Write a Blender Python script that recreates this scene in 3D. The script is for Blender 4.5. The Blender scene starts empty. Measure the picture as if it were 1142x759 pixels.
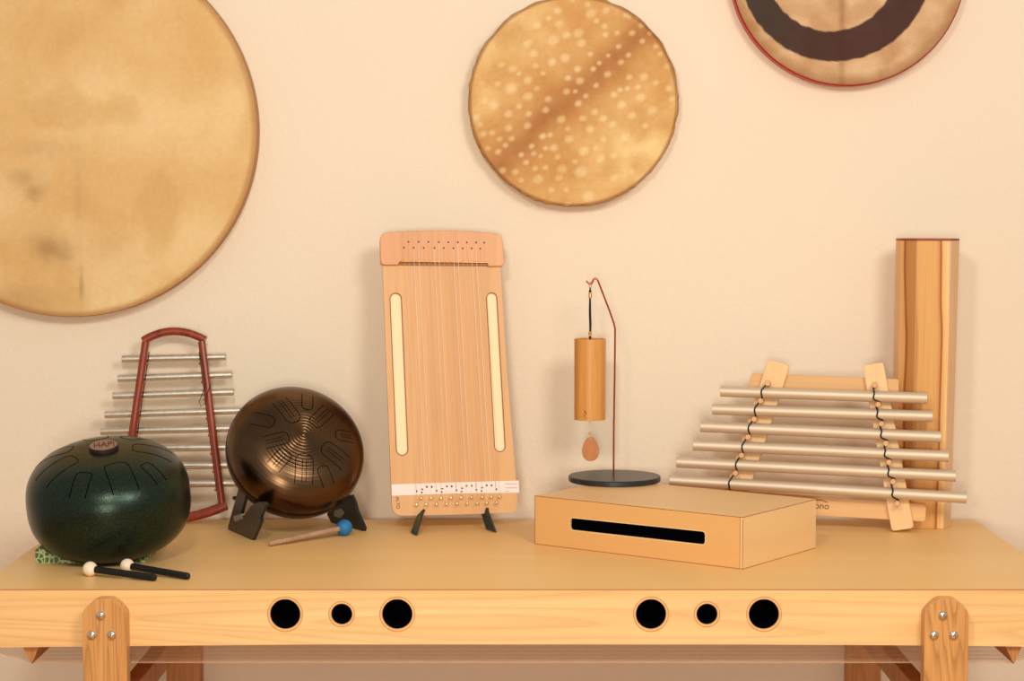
import bpy, bmesh, math, random
from mathutils import Vector, Matrix, noise
from mathutils.geometry import tessellate_polygon
random.seed(4)
PI = math.pi
C = bpy.context.scene.collection
TOP = 0.72                                   # table height
# ---------------------------------------------------------------- camera
FPX = 2200.0
TH = math.atan(141.5/FPX)
CAM = Vector((0, 0, TOP+0.6777))
cd = bpy.data.cameras.new('camera'); cam = bpy.data.objects.new('camera', cd); C.objects.link(cam)
cam.location = CAM; cam.rotation_euler = (PI/2-TH, 0, 0)
cd.sensor_width = 36; cd.lens = 36*FPX/1142; cd.clip_start = .05
bpy.context.scene.camera = cam
def ray(x, y):
    u = (x-571)/FPX; v = (y-379.5)/FPX; c, s = math.cos(TH), math.sin(TH)
    return Vector((u, c-v*s, -s-v*c))
def hit(x, y, P, N):                         # a measured point of the photo, on the plane the thing lies in
    r = ray(x, y); return CAM + r*((Vector(P)-CAM).dot(N)/r.dot(N))
def on_z(x, y, z): return hit(x, y, (0, 0, z), Vector((0, 0, 1)))
def on_y(x, y, Y): return hit(x, y, (0, Y, 0), Vector((0, 1, 0)))
# ---------------------------------------------------------------- materials
def lin(c):
    return tuple((v/12.92 if v <= .04045 else ((v+.055)/1.055)**2.4) for v in [q/255 for q in c])+(1,)
class NT:
    def __init__(s, name):
        s.m = bpy.data.materials.new(name); s.m.use_nodes = True; s.t = s.m.node_tree
        s.b = s.t.nodes['Principled BSDF']
    def n(s, ty, **k):
        o = s.t.nodes.new(ty)
        for a, b in k.items():
            if a.startswith('i_'):
                key = a[2:].replace('_', ' '); o.inputs[key].default_value = b
            else: setattr(o, a, b)
        return o
    def l(s, a, b): s.t.links.new(a, b)
    def coord(s, scale=(1, 1, 1), rot=(0, 0, 0), out='Object'):
        tc = s.n('ShaderNodeTexCoord'); mp = s.n('ShaderNodeMapping')
        mp.inputs['Scale'].default_value = scale; mp.inputs['Rotation'].default_value = rot
        s.l(tc.outputs[out], mp.inputs['Vector']); return mp.outputs[0]
    def noise(s, vec, scale, detail=4, rough=.5, dist=0):
        o = s.n('ShaderNodeTexNoise'); o.inputs['Scale'].default_value = scale; o.inputs['Detail'].default_value = detail
        o.inputs['Roughness'].default_value = rough; o.inputs['Distortion'].default_value = dist
        s.l(vec, o.inputs['Vector']); return o.outputs['Fac']
    def ramp(s, fac, stops, interp='LINEAR'):
        o = s.n('ShaderNodeValToRGB'); o.color_ramp.interpolation = interp
        e = o.color_ramp.elements
        while len(e) < len(stops): e.new(.5)
        for q, (p, c) in zip(e, stops): q.position = p; q.color = c if len(c) == 4 else lin(c)
        s.l(fac, o.inputs['Fac']); return o.outputs['Color']
    def mix(s, fac, a, b, mode='MIX'):
        o = s.n('ShaderNodeMix', data_type='RGBA', blend_type=mode)
        for v, i in ((fac, 0), (a, 6), (b, 7)):
            if hasattr(v, 'is_linked') or hasattr(v, 'links'): s.l(v, o.inputs[i])
            else: o.inputs[i].default_value = v
        return o.outputs[2]
    def bump(s, h, strength=.2, dist=.001):
        o = s.n('ShaderNodeBump'); o.inputs['Strength'].default_value = strength; o.inputs['Distance'].default_value = dist
        s.l(h, o.inputs['Height']); s.l(o.outputs[0], s.b.inputs['Normal'])
    def set(s, **k):
        for a, b in k.items(): s.b.inputs[a.replace('_', ' ')].default_value = b
        return s
def plain(name, rgb, rough=.5, metal=0, spec=.5, nz=None, var=1):
    t = NT(name); t.set(Roughness=rough, Metallic=metal); t.b.inputs['Specular IOR Level'].default_value = spec
    c = lin(rgb)
    f = t.noise(t.coord(), 90, 3)
    a = tuple(v*(1-.1*var) for v in c[:3])+(1,); b = tuple(min(1, v*(1+.08*var)) for v in c[:3])+(1,)
    t.l(t.ramp(f, [(.3, a), (.7, b)]), t.b.inputs['Base Color'])
    if nz: t.bump(t.noise(t.coord(), nz[0], 3), nz[1], nz[2])
    return t.m
def wood(name, light, dark, axis=0, rough=.45, fine=1.0, contrast=.5, rings=True, coat=0.0, width=.012, seed=0.0):
    t = NT(name); t.set(Roughness=rough)
    w = 1/width
    sc = [w, w, w]; sc[axis] = w*.05
    tc = t.n('ShaderNodeTexCoord'); mp = t.n('ShaderNodeMapping'); mp.inputs['Scale'].default_value = sc
    mp.inputs['Location'].default_value = (seed, seed*1.7, seed*.6)
    t.l(tc.outputs['Object'], mp.inputs['Vector'])
    v = mp.outputs[0]
    broad = t.noise(v, .35, 3, .5, .6)
    # growth lines: a noise field folded into thin bands
    field = t.noise(v, .22, 2, .4, .3)
    mul = t.n('ShaderNodeMath', operation='MULTIPLY'); t.l(field, mul.inputs[0]); mul.inputs[1].default_value = 16*fine
    fr = t.n('ShaderNodeMath', operation='FRACT'); t.l(mul.outputs[0], fr.inputs[0])
    lines = t.ramp(fr.outputs[0], [(0, (1, 1, 1, 1)), (.12, (.2, .2, .2, 1)), (.55, (0, 0, 0, 1)), (1, (.75, .75, .75, 1))])
    sc2 = [w*4, w*4, w*4]; sc2[axis] = w*.12
    fibre = t.noise(t.coord(sc2), 1.0, 3, .6)
    base = t.ramp(broad, [(.3, dark), (.72, light)])
    d = tuple(x*.62 for x in lin(dark)[:3])+(1,)
    o = base
    if rings:
        m = t.n('ShaderNodeMath', operation='MULTIPLY'); t.l(lines, m.inputs[0]); m.inputs[1].default_value = contrast
        o = t.mix(m.outputs[0], o, d)
    m2 = t.ramp(fibre, [(.45, (0, 0, 0, 1)), (.8, (.35*contrast+.05,)*3+(1,))])
    o = t.mix(m2, o, d)
    t.l(o, t.b.inputs['Base Color'])
    t.bump(fibre, .15, .0004)
    if coat: t.set(Coat_Weight=coat); t.b.inputs['Coat Roughness'].default_value = .25
    return t.m
M = {}
M['beam'] = wood('ash_beam', (250, 208, 142), (240, 186, 116), 0, .45, contrast=.42, width=.02, coat=.1)
M['leg'] = wood('larch_leg', (226, 168, 98), (204, 138, 70), 2, .42, 1.2, contrast=.85, width=.013, coat=.15)
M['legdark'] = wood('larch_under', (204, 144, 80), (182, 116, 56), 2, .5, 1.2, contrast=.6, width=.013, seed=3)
M['top'] = wood('smooth_tabletop', (240, 194, 126), (235, 187, 118), 0, .42, rings=False, contrast=.12, width=.05)
M['ring'] = plain('turned_wood_ring', (236, 178, 110), .45)
M['seam'] = plain('seam_line', (170, 100, 50), .6)
M['black'] = plain('black_interior', (4, 5, 7), .9, 0, .06)  # tube lining; in the box drum it paints the inner shade
M['blackp'] = plain('black_plastic', (24, 26, 24), .38, 0, .5)
M['greenp'] = plain('dark_green_plastic', (28, 48, 40), .4, 0, .5)
M['greyp'] = plain('grey_plastic', (130, 120, 100), .5)
M['rubber'] = plain('black_rubber', (13, 15, 14), .42, 0, .35)
M['nickel'] = plain('nickel', (225, 215, 200), .14, 1)
M['brass'] = plain('brass', (214, 160, 84), .25, 1)
M['string'] = plain('steel_string', (250, 232, 200), .45, .1)
M['bassstring'] = plain('bronze_string', (206, 168, 126), .5, .2)
M['stringdim'] = plain('string_off_glint', (222, 176, 118), .5, .2)  # same strings, toned down where they show no glint
M['steel'] = plain('brushed_steel_tube', (226, 214, 196), .32, .85)
t = NT('satin_aluminium'); t.set(Roughness=.52, Metallic=.5); f = t.noise(t.coord(), 4, 2)
t.l(t.ramp(f, [(.3, (212, 190, 162)), (.7, (218, 196, 168))]), t.b.inputs['Base Color']); M['alu'] = t.m
M['redwood'] = wood('red_padauk', (166, 62, 18), (118, 32, 8), 1, .3, 1.3, contrast=.4, width=.01, coat=.15)
M['maple'] = wood('pale_maple', (240, 200, 140), (232, 184, 118), 1, .45, contrast=.16, width=.02)
M['maplex'] = wood('pale_maple_rail', (236, 190, 124), (226, 172, 104), 0, .45, contrast=.25, width=.02)
M['peg'] = plain('wooden_peg', (220, 166, 112), .5)
M['cord'] = plain('black_cord', (14, 13, 14), .7, nz=(600, .5, .001))
M['whiteball'] = plain('ivory_rubber', (238, 216, 186), .5)
M['blue'] = plain('blue_rubber', (28, 112, 168), .55, nz=(300, .5, .002))
M['stick'] = wood('grey_birch_stick', (190, 152, 122), (168, 128, 100), 0, .5, contrast=.3, width=.006)
M['copper'] = plain('copper_rod', (176, 78, 44), .3, .8)
M['discb'] = plain('black_lacquer', (34, 38, 40), .35, 0, .5)
M['bamboo'] = wood('bamboo_tube', (226, 164, 84), (208, 138, 62), 2, .42, 1.4, contrast=.32, width=.01)
M['pendant'] = wood('cherry_pendant', (204, 126, 62), (190, 110, 50), 2, .45, contrast=.3, width=.006)
M['beech'] = wood('cherry_soundboard', (226, 170, 104), (216, 156, 90), 1, .42, contrast=.2, width=.03, coat=.1)
M['beechh'] = wood('cherry_head', (226, 160, 100), (212, 142, 84), 1, .42, contrast=.28, width=.03, coat=.15, seed=5)
M['inlay'] = plain('pale_spruce', (248, 224, 172), .5, var=.15)
M['edge'] = plain('burnt_edge', (146, 78, 34), .6)
M['white'] = plain('white_paper', (246, 230, 220), .7, var=.1)
M['ink'] = plain('dark_ink', (70, 28, 24), .7)
M['lightink'] = plain('faint_ink', (216, 160, 150), .7)
M['pin'] = plain('tuning_pin', (214, 176, 120), .25, .9)
M['badge'] = plain('bronze_badge', (150, 116, 98), .5, .3, nz=(700, .4, .001))
M['badgedark'] = plain('dark_badge_rim', (58, 40, 34), .45, .4)
M['badgeink'] = plain('badge_letters', (84, 34, 22), .6)
M['burn'] = plain('burnt_wood_lettering', (92, 50, 26), .7)
M['redrim'] = plain('red_drum_edge', (186, 28, 18), .4)
M['hoop'] = wood('drum_hoop', (168, 112, 64), (130, 80, 42), 0, .6)
M['rawhide'] = plain('rawhide_edge', (176, 126, 76), .6, nz=(120, .5, .003))
M['slit'] = plain('cut_slot', (3, 4, 3), .9, 0, .05)
M['slitb'] = plain('cut_slot_bronze', (10, 5, 3), .9, 0, .05)
# plywood of the box drum
M['ply'] = wood('birch_ply', (232, 178, 112), (224, 168, 100), 0, .4, contrast=.1, rings=False, width=.04, coat=.1)
M['plyside'] = wood('birch_ply_side', (242, 200, 142), (234, 190, 130), 1, .45, contrast=.1, rings=False, width=.04)
M['plytop'] = wood('birch_ply_top', (234, 190, 132), (226, 180, 120), 0, .4, contrast=.1, rings=False, width=.05)
# green drum
t = NT('dark_green_metallic'); t.set(Metallic=.78, Roughness=.29)
f = t.noise(t.coord(), 420, 2)
t.l(t.ramp(f, [(.35, (30, 40, 32)), (.62, (44, 58, 46)), (.75, (60, 76, 60))]), t.b.inputs['Base Color'])
t.bump(f, .35, .0008); M['green'] = t.m
# bronze drum with turned rings (rings about the drum's own axis)
t = NT('turned_bronze'); t.set(Metallic=1.0, Roughness=.27)
tc = t.n('ShaderNodeTexCoord'); sp = t.n('ShaderNodeSeparateXYZ'); t.l(tc.outputs['Object'], sp.inputs[0])
cb = t.n('ShaderNodeCombineXYZ'); t.l(sp.outputs[0], cb.inputs[0]); t.l(sp.outputs[1], cb.inputs[1])
ln = t.n('ShaderNodeVectorMath', operation='LENGTH'); t.l(cb.outputs[0], ln.inputs[0])
mu = t.n('ShaderNodeMath', operation='MULTIPLY'); t.l(ln.outputs['Value'], mu.inputs[0]); mu.inputs[1].default_value = 2*PI/.0072
sn = t.n('ShaderNodeMath', operation='SINE'); t.l(mu.outputs[0], sn.inputs[0])
fad = t.n('ShaderNodeMapRange'); t.l(ln.outputs['Value'], fad.inputs[0]); fad.inputs[1].default_value = .05; fad.inputs[2].default_value = .095; fad.inputs[3].default_value = 1; fad.inputs[4].default_value = .06
m2 = t.n('ShaderNodeMath', operation='MULTIPLY'); t.l(sn.outputs[0], m2.inputs[0]); t.l(fad.outputs[0], m2.inputs[1])
t.bump(m2.outputs[0], .55, .0009)
f = t.noise(t.coord(), 12, 4)
t.l(t.ramp(f, [(.3, (82, 60, 42)), (.7, (106, 80, 55))]), t.b.inputs['Base Color'])
M['bronze'] = t.m
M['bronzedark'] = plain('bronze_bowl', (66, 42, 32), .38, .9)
# painted / natural hides: pigment stored per vertex, plus mottling
def hide(name, rough=.55, amt=.22, scale=9, tint=(150, 100, 50)):
    t = NT(name); t.set(Roughness=rough)
    a = t.n('ShaderNodeVertexColor'); a.layer_name = 'pigment'
    f = t.noise(t.coord(), scale, 6, .6, .4); g = t.noise(t.coord(), scale*9, 3)
    k = t.ramp(f, [(.38, (amt,)*3+(1,)), (.6, (0, 0, 0, 1))])
    o = t.mix(k, a.outputs[0], lin(tint), 'MULTIPLY')
    t.b.inputs['Specular IOR Level'].default_value = .15
    k2 = t.ramp(g, [(.3, (.93, .93, .93, 1)), (.7, (1, 1, 1, 1))])
    o = t.mix(1.0, o, k2, 'MULTIPLY')
    t.l(o, t.b.inputs['Base Color']); t.bump(f, .2, .004); return t.m
M['hide'] = hide('large_hide', tint=(244, 228, 204), amt=.4)
M['deer'] = hide('spotted_hide', amt=.5, scale=14, tint=(232, 206, 170))
M['grey_hide'] = hide('painted_hide', amt=.5, scale=16, tint=(226, 206, 180))
# octagonal post: strips of differing heartwood / sapwood glued side by side
t = NT('striped_post_wood'); t.set(Roughness=.4)
tc = t.n('ShaderNodeTexCoord'); sp = t.n('ShaderNodeSeparateXYZ'); t.l(tc.outputs['Object'], sp.inputs[0])
wob = t.noise(t.coord((3, 3, 2.2)), 1.6, 2)
ma = t.n('ShaderNodeMath', operation='MULTIPLY_ADD'); t.l(wob, ma.inputs[0]); ma.inputs[1].default_value = .018; t.l(sp.outputs[0], ma.inputs[2])
mr = t.n('ShaderNodeMapRange'); t.l(ma.outputs[0], mr.inputs[0]); mr.inputs[1].default_value = -.063+.009; mr.inputs[2].default_value = .063+.009
col = t.ramp(mr.outputs[0], [(0, (226, 172, 108)), (.10, (222, 164, 100)), (.125, (140, 66, 28)), (.15, (190, 128, 66)), (.27, (196, 138, 76)), (.31, (224, 164, 92)), (.6, (226, 170, 96)), (.66, (212, 146, 76)), (.695, (146, 72, 34)), (.72, (236, 176, 100)), (.80, (244, 200, 132)), (.84, (228, 184, 136)), (1, (224, 178, 130))])
fb = t.noise(t.coord((240, 240, 5)), 1, 3)
col = t.mix(t.ramp(fb, [(.5, (0, 0, 0, 1)), (.8, (.35, .35, .35, 1))]), col, lin((176, 112, 54)))
t.l(col, t.b.inputs['Base Color']); M['post'] = t.m
M['postcap'] = plain('dark_red_end_grain', (150, 62, 40), .5)
# non-slip mat
t = NT('green_lattice_mat'); t.set(Roughness=.8)
v = t.n('ShaderNodeTexVoronoi', feature='DISTANCE_TO_EDGE'); v.inputs['Scale'].default_value = 105
t.l(t.coord(), v.inputs['Vector'])
t.l(t.ramp(v.outputs['Distance'], [(.0, (206, 212, 156)), (.09, (166, 182, 118)), (.16, (92, 112, 62)), (1, (60, 78, 42))]), t.b.inputs['Base Color'])
M['mat'] = t.m
# wall
t = NT('cream_textured_wall'); t.set(Roughness=.85)
f = t.noise(t.coord(), 75, 4, .6); g = t.noise(t.coord(), 1.2, 2)
t.l(t.ramp(g, [(.3, (239, 221, 194)), (.7, (242, 225, 199))]), t.b.inputs['Base Color'])
t.bump(f, .35, .004); M['wall'] = t.m
M['floor'] = wood('oak_floor', (222, 158, 88), (200, 136, 70), 0, .4, width=.03)
# ---------------------------------------------------------------- object helpers
def link(o, parent=None):
    C.objects.link(o)
    if parent: o.parent = parent
    return o
def tag(o, label, cat, group=None):
    o['label'] = label; o['category'] = cat
    if group: o['group'] = group
    return o
def thing(name, label, cat, mat=None, group=None):
    o = bpy.data.objects.new(name, None); o.empty_display_size = .05; C.objects.link(o)
    if mat is not None: o.matrix_world = mat
    return tag(o, label, cat, group)
def frame(P, yaw=0, lean=0, roll=0):
    # x along the thing, y up it, z out of its face (towards the viewer)
    X = Vector((math.cos(yaw), math.sin(yaw), 0)); n = Vector((math.sin(yaw), -math.cos(yaw), 0))
    U = math.cos(lean)*Vector((0, 0, 1)) - math.sin(lean)*n; N = math.cos(lean)*n + math.sin(lean)*Vector((0, 0, 1))
    R = Matrix((X, U, N)).transposed().to_4x4()
    return Matrix.Translation(P) @ R @ Matrix.Rotation(roll, 4, 'Z')
def loc(Mx, x, y, z=0):                      # photo point -> local coordinates on plane z of a frame
    N = Mx.to_3x3().col[2]; P = Mx @ Vector((0, 0, z))
    return Mx.inverted() @ hit(x, y, P, N)
class G:
    def __init__(s): s.b = bmesh.new()
    def build(s, name, mats, parent=None, smooth=True, bevel=0, seg=2, angle=.6):
        bmesh.ops.remove_doubles(s.b, verts=s.b.verts, dist=1e-6)
        bmesh.ops.recalc_face_normals(s.b, faces=s.b.faces)
        me = bpy.data.meshes.new(name); s.b.to_mesh(me); s.b.free()
        for m in (mats if isinstance(mats, (list, tuple)) else [mats]): me.materials.append(M[m] if isinstance(m, str) else m)
        if smooth:
            for p in me.polygons: p.use_smooth = True
            me.set_sharp_from_angle(angle=angle)
        o = bpy.data.objects.new(name, me); link(o, parent)
        if bevel:
            md = o.modifiers.new('bevel', 'BEVEL'); md.width = bevel; md.segments = seg; md.limit_method = 'ANGLE'; md.angle_limit = .6
            md.harden_normals = False
        return o
    def box(s, x0, x1, y0, y1, z0, z1, mi=0):
        v = [s.b.verts.new(p) for p in ((x0, y0, z0), (x1, y0, z0), (x1, y1, z0), (x0, y1, z0), (x0, y0, z1), (x1, y0, z1), (x1, y1, z1), (x0, y1, z1))]
        for q in ((0, 3, 2, 1), (4, 5, 6, 7), (0, 1, 5, 4), (1, 2, 6, 5), (2, 3, 7, 6), (3, 0, 4, 7)):
            s.b.faces.new([v[i] for i in q]).material_index = mi
        return s
    def prism(s, pts, z0, z1, holes=(), ax=(0, 1, 2), mi=0):
        # outline pts (a, b) extruded along c; holes are pierced right through
        def P(a, b, c):
            r = [0, 0, 0]; r[ax[0]] = a; r[ax[1]] = b; r[ax[2]] = c; return r
        loops = [list(pts)]+[list(h) for h in holes]
        flat = [p for L in loops for p in L]
        lo = [s.b.verts.new(P(p[0], p[1], z0)) for p in flat]; hi = [s.b.verts.new(P(p[0], p[1], z1)) for p in flat]
        if len(loops) == 1:
            s.b.faces.new(lo[::-1]).material_index = mi; s.b.faces.new(hi).material_index = mi
        else:
            for tr in tessellate_polygon([[Vector((p[0], p[1], 0)) for p in L] for L in loops]):
                for L in (lo, hi):
                    try: s.b.faces.new([L[i] for i in tr]).material_index = mi
                    except ValueError: pass
        k = 0
        for L in loops:
            n = len(L)
            for i in range(n):
                a, b = k+i, k+(i+1) % n
                s.b.faces.new((lo[a], lo[b], hi[b], hi[a])).material_index = mi
            k += n
        return s
    def tube(s, pts, r, n=12, caps=True, mi=0, flat=1.0, up=None):
        pts = [Vector(p) for p in pts]; m = len(pts)
        rr = r if isinstance(r, (list, tuple)) else [r]*m
        rings = []; prev = None
        for i, p in enumerate(pts):
            d = (pts[min(i+1, m-1)]-pts[max(i-1, 0)]).normalized()
            if prev is None:
                a = up or (Vector((0, 0, 1)) if abs(d.z) < .9 else Vector((1, 0, 0)))
                u = (a-d*a.dot(d)).normalized()
            else: u = (prev-d*prev.dot(d)).normalized()
            prev = u; w = d.cross(u)
            rings.append([s.b.verts.new(p+(u*math.cos(2*PI*(k+.5)/n)+w*flat*math.sin(2*PI*(k+.5)/n))*rr[i]) for k in range(n)])
        for a, b in zip(rings, rings[1:]):
            for k in range(n): s.b.faces.new((a[k], a[(k+1) % n], b[(k+1) % n], b[k])).material_index = mi
        if caps:
            s.b.faces.new(rings[0][::-1]).material_index = mi; s.b.faces.new(rings[-1]).material_index = mi
        return s
    def pipe(s, A, B, r, wall=.0015, n=32):   # open metal tube
        A, B = Vector(A), Vector(B); d = (B-A).normalized(); u = d.orthogonal().normalized(); w = d.cross(u)
        prof = [(A, r-wall), (A, r-.0004), (A+d*.0004, r), (B-d*.0004, r), (B, r-.0004), (B, r-wall)]
        R = [[s.b.verts.new(p+(u*math.cos(2*PI*k/n)+w*math.sin(2*PI*k/n))*q) for k in range(n)] for p, q in prof]
        R.append(R[0])
        for a, b in zip(R, R[1:]):
            for k in range(n): s.b.faces.new((a[k], a[(k+1) % n], b[(k+1) % n], b[k]))
        return s
    def lathe(s, prof, n=64, mi=0, M4=None):
        M4 = M4 or Matrix(); R = []
        for r, z in prof:
            if r < 1e-6: R.append([s.b.verts.new(M4 @ Vector((0, 0, z)))])
            else: R.append([s.b.verts.new(M4 @ Vector((r*math.cos(2*PI*k/n), r*math.sin(2*PI*k/n), z))) for k in range(n)])
        for a, b in zip(R, R[1:]):
            for k in range(n):
                q = []
                for v in (a[k % len(a)], a[(k+1) % len(a)], b[(k+1) % len(b)], b[k % len(b)]):
                    if v not in q: q.append(v)
                if len(q) > 2: s.b.faces.new(q).material_index = mi
        return s
    def ball(s, c, r, n=24, sc=(1, 1, 1), mi=0):
        return s.lathe([(r*math.sin(PI*i/14), -r*sc[2]*math.cos(PI*i/14)) for i in range(15)], n, mi, Matrix.Translation(c))
def circ(cx, cy, r, n=40): return [(cx+r*math.cos(2*PI*k/n), cy+r*math.sin(2*PI*k/n)) for k in range(n)]
def capsule(a, b, r, n=10):
    a, b = Vector(a[:2]), Vector(b[:2]); d = (b-a).normalized(); t0 = math.atan2(d.y, d.x); o = []
    for k in range(n+1): t = t0-PI/2+PI*k/n; o.append((b.x+r*math.cos(t), b.y+r*math.sin(t)))
    for k in range(n+1): t = t0+PI/2+PI*k/n; o.append((a.x+r*math.cos(t), a.y+r*math.sin(t)))
    return o
def rounded(pts, r, n=5):
    o = []; m = len(pts)
    for i in range(m):
        p = Vector(pts[i][:2]); a = (Vector(pts[i-1][:2])-p); b = (Vector(pts[(i+1) % m][:2])-p)
        q = r[i] if isinstance(r, (list, tuple)) else r
        q = min(q, a.length*.49, b.length*.49)
        A = p+a.normalized()*q; B = p+b.normalized()*q
        for k in range(n+1):
            t = k/n; o.append(tuple(A*(1-t)**2+p*2*t*(1-t)+B*t*t))
    return o
def text(name, s, size, mat, parent, M4, depth=.0003, spacing=1.0):
    cu = bpy.data.curves.new(name, 'FONT'); cu.body = s; cu.size = size; cu.extrude = depth; cu.align_x = 'CENTER'; cu.align_y = 'CENTER'; cu.space_character = spacing
    o = bpy.data.objects.new(name, cu); C.objects.link(o)
    dg = bpy.context.evaluated_depsgraph_get(); me = bpy.data.meshes.new_from_object(o.evaluated_get(dg))
    bpy.data.objects.remove(o); me.transform(M4); me.materials.clear(); me.materials.append(M[mat])
    me.name = name; q = bpy.data.objects.new(name, me); link(q, parent); return q
# ---------------------------------------------------------------- room
WY = 4.40
def struct(name, g, m, **k):
    o = g.build(name, m, **k); o['kind'] = 'structure'; return o
struct('wall_back', G().box(-3.2, 3.2, WY, WY+.12, 0, 2.9), 'wall', smooth=False)
struct('floor', G().box(-3.2, 3.2, -1.5, WY, -.1, 0), 'floor', smooth=False)
struct('baseboard_back', G().box(-3.2, 3.2, WY-.015, WY, 0, .07), 'maplex', smooth=False)
# ---------------------------------------------------------------- sound table
YF, YB, XL, XR = 3.5295, 4.3469, -.975, 1.025
tb = thing('sound_table', 'long pale wooden sound table with round holes in its front beam, carrying all the instruments', 'table', Matrix.Translation((.025, (YF+YB)/2, 0)))
TM = Vector((.025, (YF+YB)/2, 0))
def tx(p): return Vector(p)-TM
X0, X1, Y0, Y1 = XL-.025, XR-.025, YF-TM.y, YB-TM.y
G().box(X0, X1, Y0+.0017, Y1, TOP-.018, TOP).build('tabletop', 'top', tb, bevel=.0012)
cs = []
for px, R in ((318, .0272), (381, .0188), (443, .0272), (726, .0272), (788.5, .0188), (852, .0272)):
    p = on_y(px, 684.6, YF); cs.append((p.x-TM.x, p.z, R))
zb = on_y(571, 718.3, YF).z; zs = TOP-.0012
wane = [(X0, zb-.006), (X0+.28, zb-.003), (X0+.6, zb), (X1-.6, zb), (X1-.25, zb-.001), (X1, zb-.004), (X1, TOP-.0185), (X0, TOP-.0185)]
G().prism([(X0, zb-.006), (X0+.28, zb-.003), (X0+.6, zb), (X1-.6, zb), (X1-.25, zb-.002), (X1, zb-.005), (X1, zs), (X0, zs)], Y0, Y0+.0014,
          [circ(a, b, r+.0048) for a, b, r in cs], ax=(0, 2, 1)).build('front_veneer', 'beam', tb, smooth=False)
G().prism(wane, Y0+.0014, Y0+.03, [circ(a, b, r+.0048) for a, b, r in cs], ax=(0, 2, 1)).build('front_beam', 'beam', tb, smooth=False)
G().box(X0, X1, Y0-.0002, Y0+.0016, zs+.00005, zs+.0013).build('edge_seam', 'seam', tb, smooth=False)
for a, b, r in cs:
    Mh = Matrix.Translation((a, 0, b)) @ Matrix.Rotation(PI/2, 4, 'X')
    G().lathe([(r+.0040, -Y0-.0002), (r+.0040, -Y0+.00025), (r+.0049, -Y0+.00025), (r+.0049, -Y0-.0002)], 48, M4=Mh).build('ring_groove', 'seam', tb)
    rg = G().lathe([(r+.0046, -Y0-.028), (r+.0046, -Y0-.0004), (r+.0040, -Y0+.0001), (r+.0008, -Y0+.0001), (r, -Y0-.001), (r, -Y0-.028)], 48, M4=Mh).build('hole_ring', 'ring', tb)
    G().lathe([(r-.0003, -Y0-.004), (r-.0003, -Y0-.16), (0, -Y0-.161)], 48, M4=Mh).build('sound_tube', 'black', rg)
G().box(X0, X1, Y1-.03, Y1, zb, TOP-.0185).build('back_beam', 'beam', tb, bevel=.002)
for a in (X0, X1-.03): G().box(a, a+.03, Y0+.0302, Y1-.0302, zb, TOP-.0185).build('side_beam', 'beam', tb, bevel=.002)
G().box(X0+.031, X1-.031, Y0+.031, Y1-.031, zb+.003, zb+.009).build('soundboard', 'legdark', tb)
# string bridges with a triangular section, point down
for px, s in ((38, -1), (1128, 1)):
    p = on_y(px, 738, YF+.03); a = p.x-TM.x; w = .0155
    G().prism([(a-w-.003, zb-.001), (a+w, zb-.001), (a, p.z)], Y0+.012, Y1-.03, ax=(0, 2, 1)).build('string_bridge', 'legdark', tb, smooth=False)
for s, a in ((-1, X0+.055), (1, X1-.055)):
    pass
xa, xb = on_y(38, 738, YF+.03).x-TM.x, on_y(1128, 738, YF+.03).x-TM.x; zz = on_y(38, 738, YF+.03).z-.0006
for side, a in ((-1, X0+.012), (1, X1-.012)):
    G().box(a-.009, a+.009, Y0+.012, Y1-.03, zb-.011, zb-.001).build('pin_rail', 'legdark', tb, bevel=.001)
for k in range(48):
    y = Y0+.028+k*.0098
    G().tube([(X0+.012, y, zb-.0125), (xa, y, zz), (xb, y, zz), (X1-.012, y, zb-.0125)], .00055, 6).build('string', 'bassstring', tb)
# legs
def leg_front(px):
    yf = YF-.030
    c = on_y(px, 700, yf).x-TM.x; zt = on_y(px, 667, yf).z; w = .0395
    P = [(c-w, 0), (c+w, 0), (c+w, zt-.026), (c+w-.012, zt-.012), (c+w-.026, zt-.001), (c-w+.026, zt-.001), (c-w+.012, zt-.012), (c-w, zt-.026)]
    P = rounded(P, [0.001, .001]+[.006]*6, 3)
    o = G().prism(P, Y0-.030, Y0-.0004, ax=(0, 2, 1)).build('front_leg', 'leg', tb, bevel=.0025)
    for dx, py in ((-4+0, 686), (-14, 708), (8, 708)):
        b = on_y(px+dx, py, yf); 
        G().lathe([(.0087, 0), (.0087, .0008), (.0078, .0030), (.0052, .0050), (.0024, .0056), (.0022, .0040), (0, .0040)], 24,
                  M4=Matrix.Translation((b.x-TM.x, Y0-.0300, b.z)) @ Matrix.Rotation(PI/2, 4, 'X')).build('bolt', 'nickel', o)
    return c
cl = leg_front(116.5); 
cr = leg_front(1055.5)
for px, sg in ((204, 1), (964, -1)):
    c = on_y(px, 750, YB-.01).x-TM.x
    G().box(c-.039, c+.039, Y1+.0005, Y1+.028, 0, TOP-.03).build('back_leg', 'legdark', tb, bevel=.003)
for c, sg in ((cl, 1), (cr, -1)):
    xs = sorted((c+sg*.002, c+sg*.035))        # rail from front leg to back leg
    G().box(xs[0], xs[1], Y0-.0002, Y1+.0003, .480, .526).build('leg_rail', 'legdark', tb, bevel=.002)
    G().box(xs[0], xs[1], Y0-.0002, Y1+.0003, .12, .166).build('leg_rail', 'legdark', tb, bevel=.002)
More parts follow.
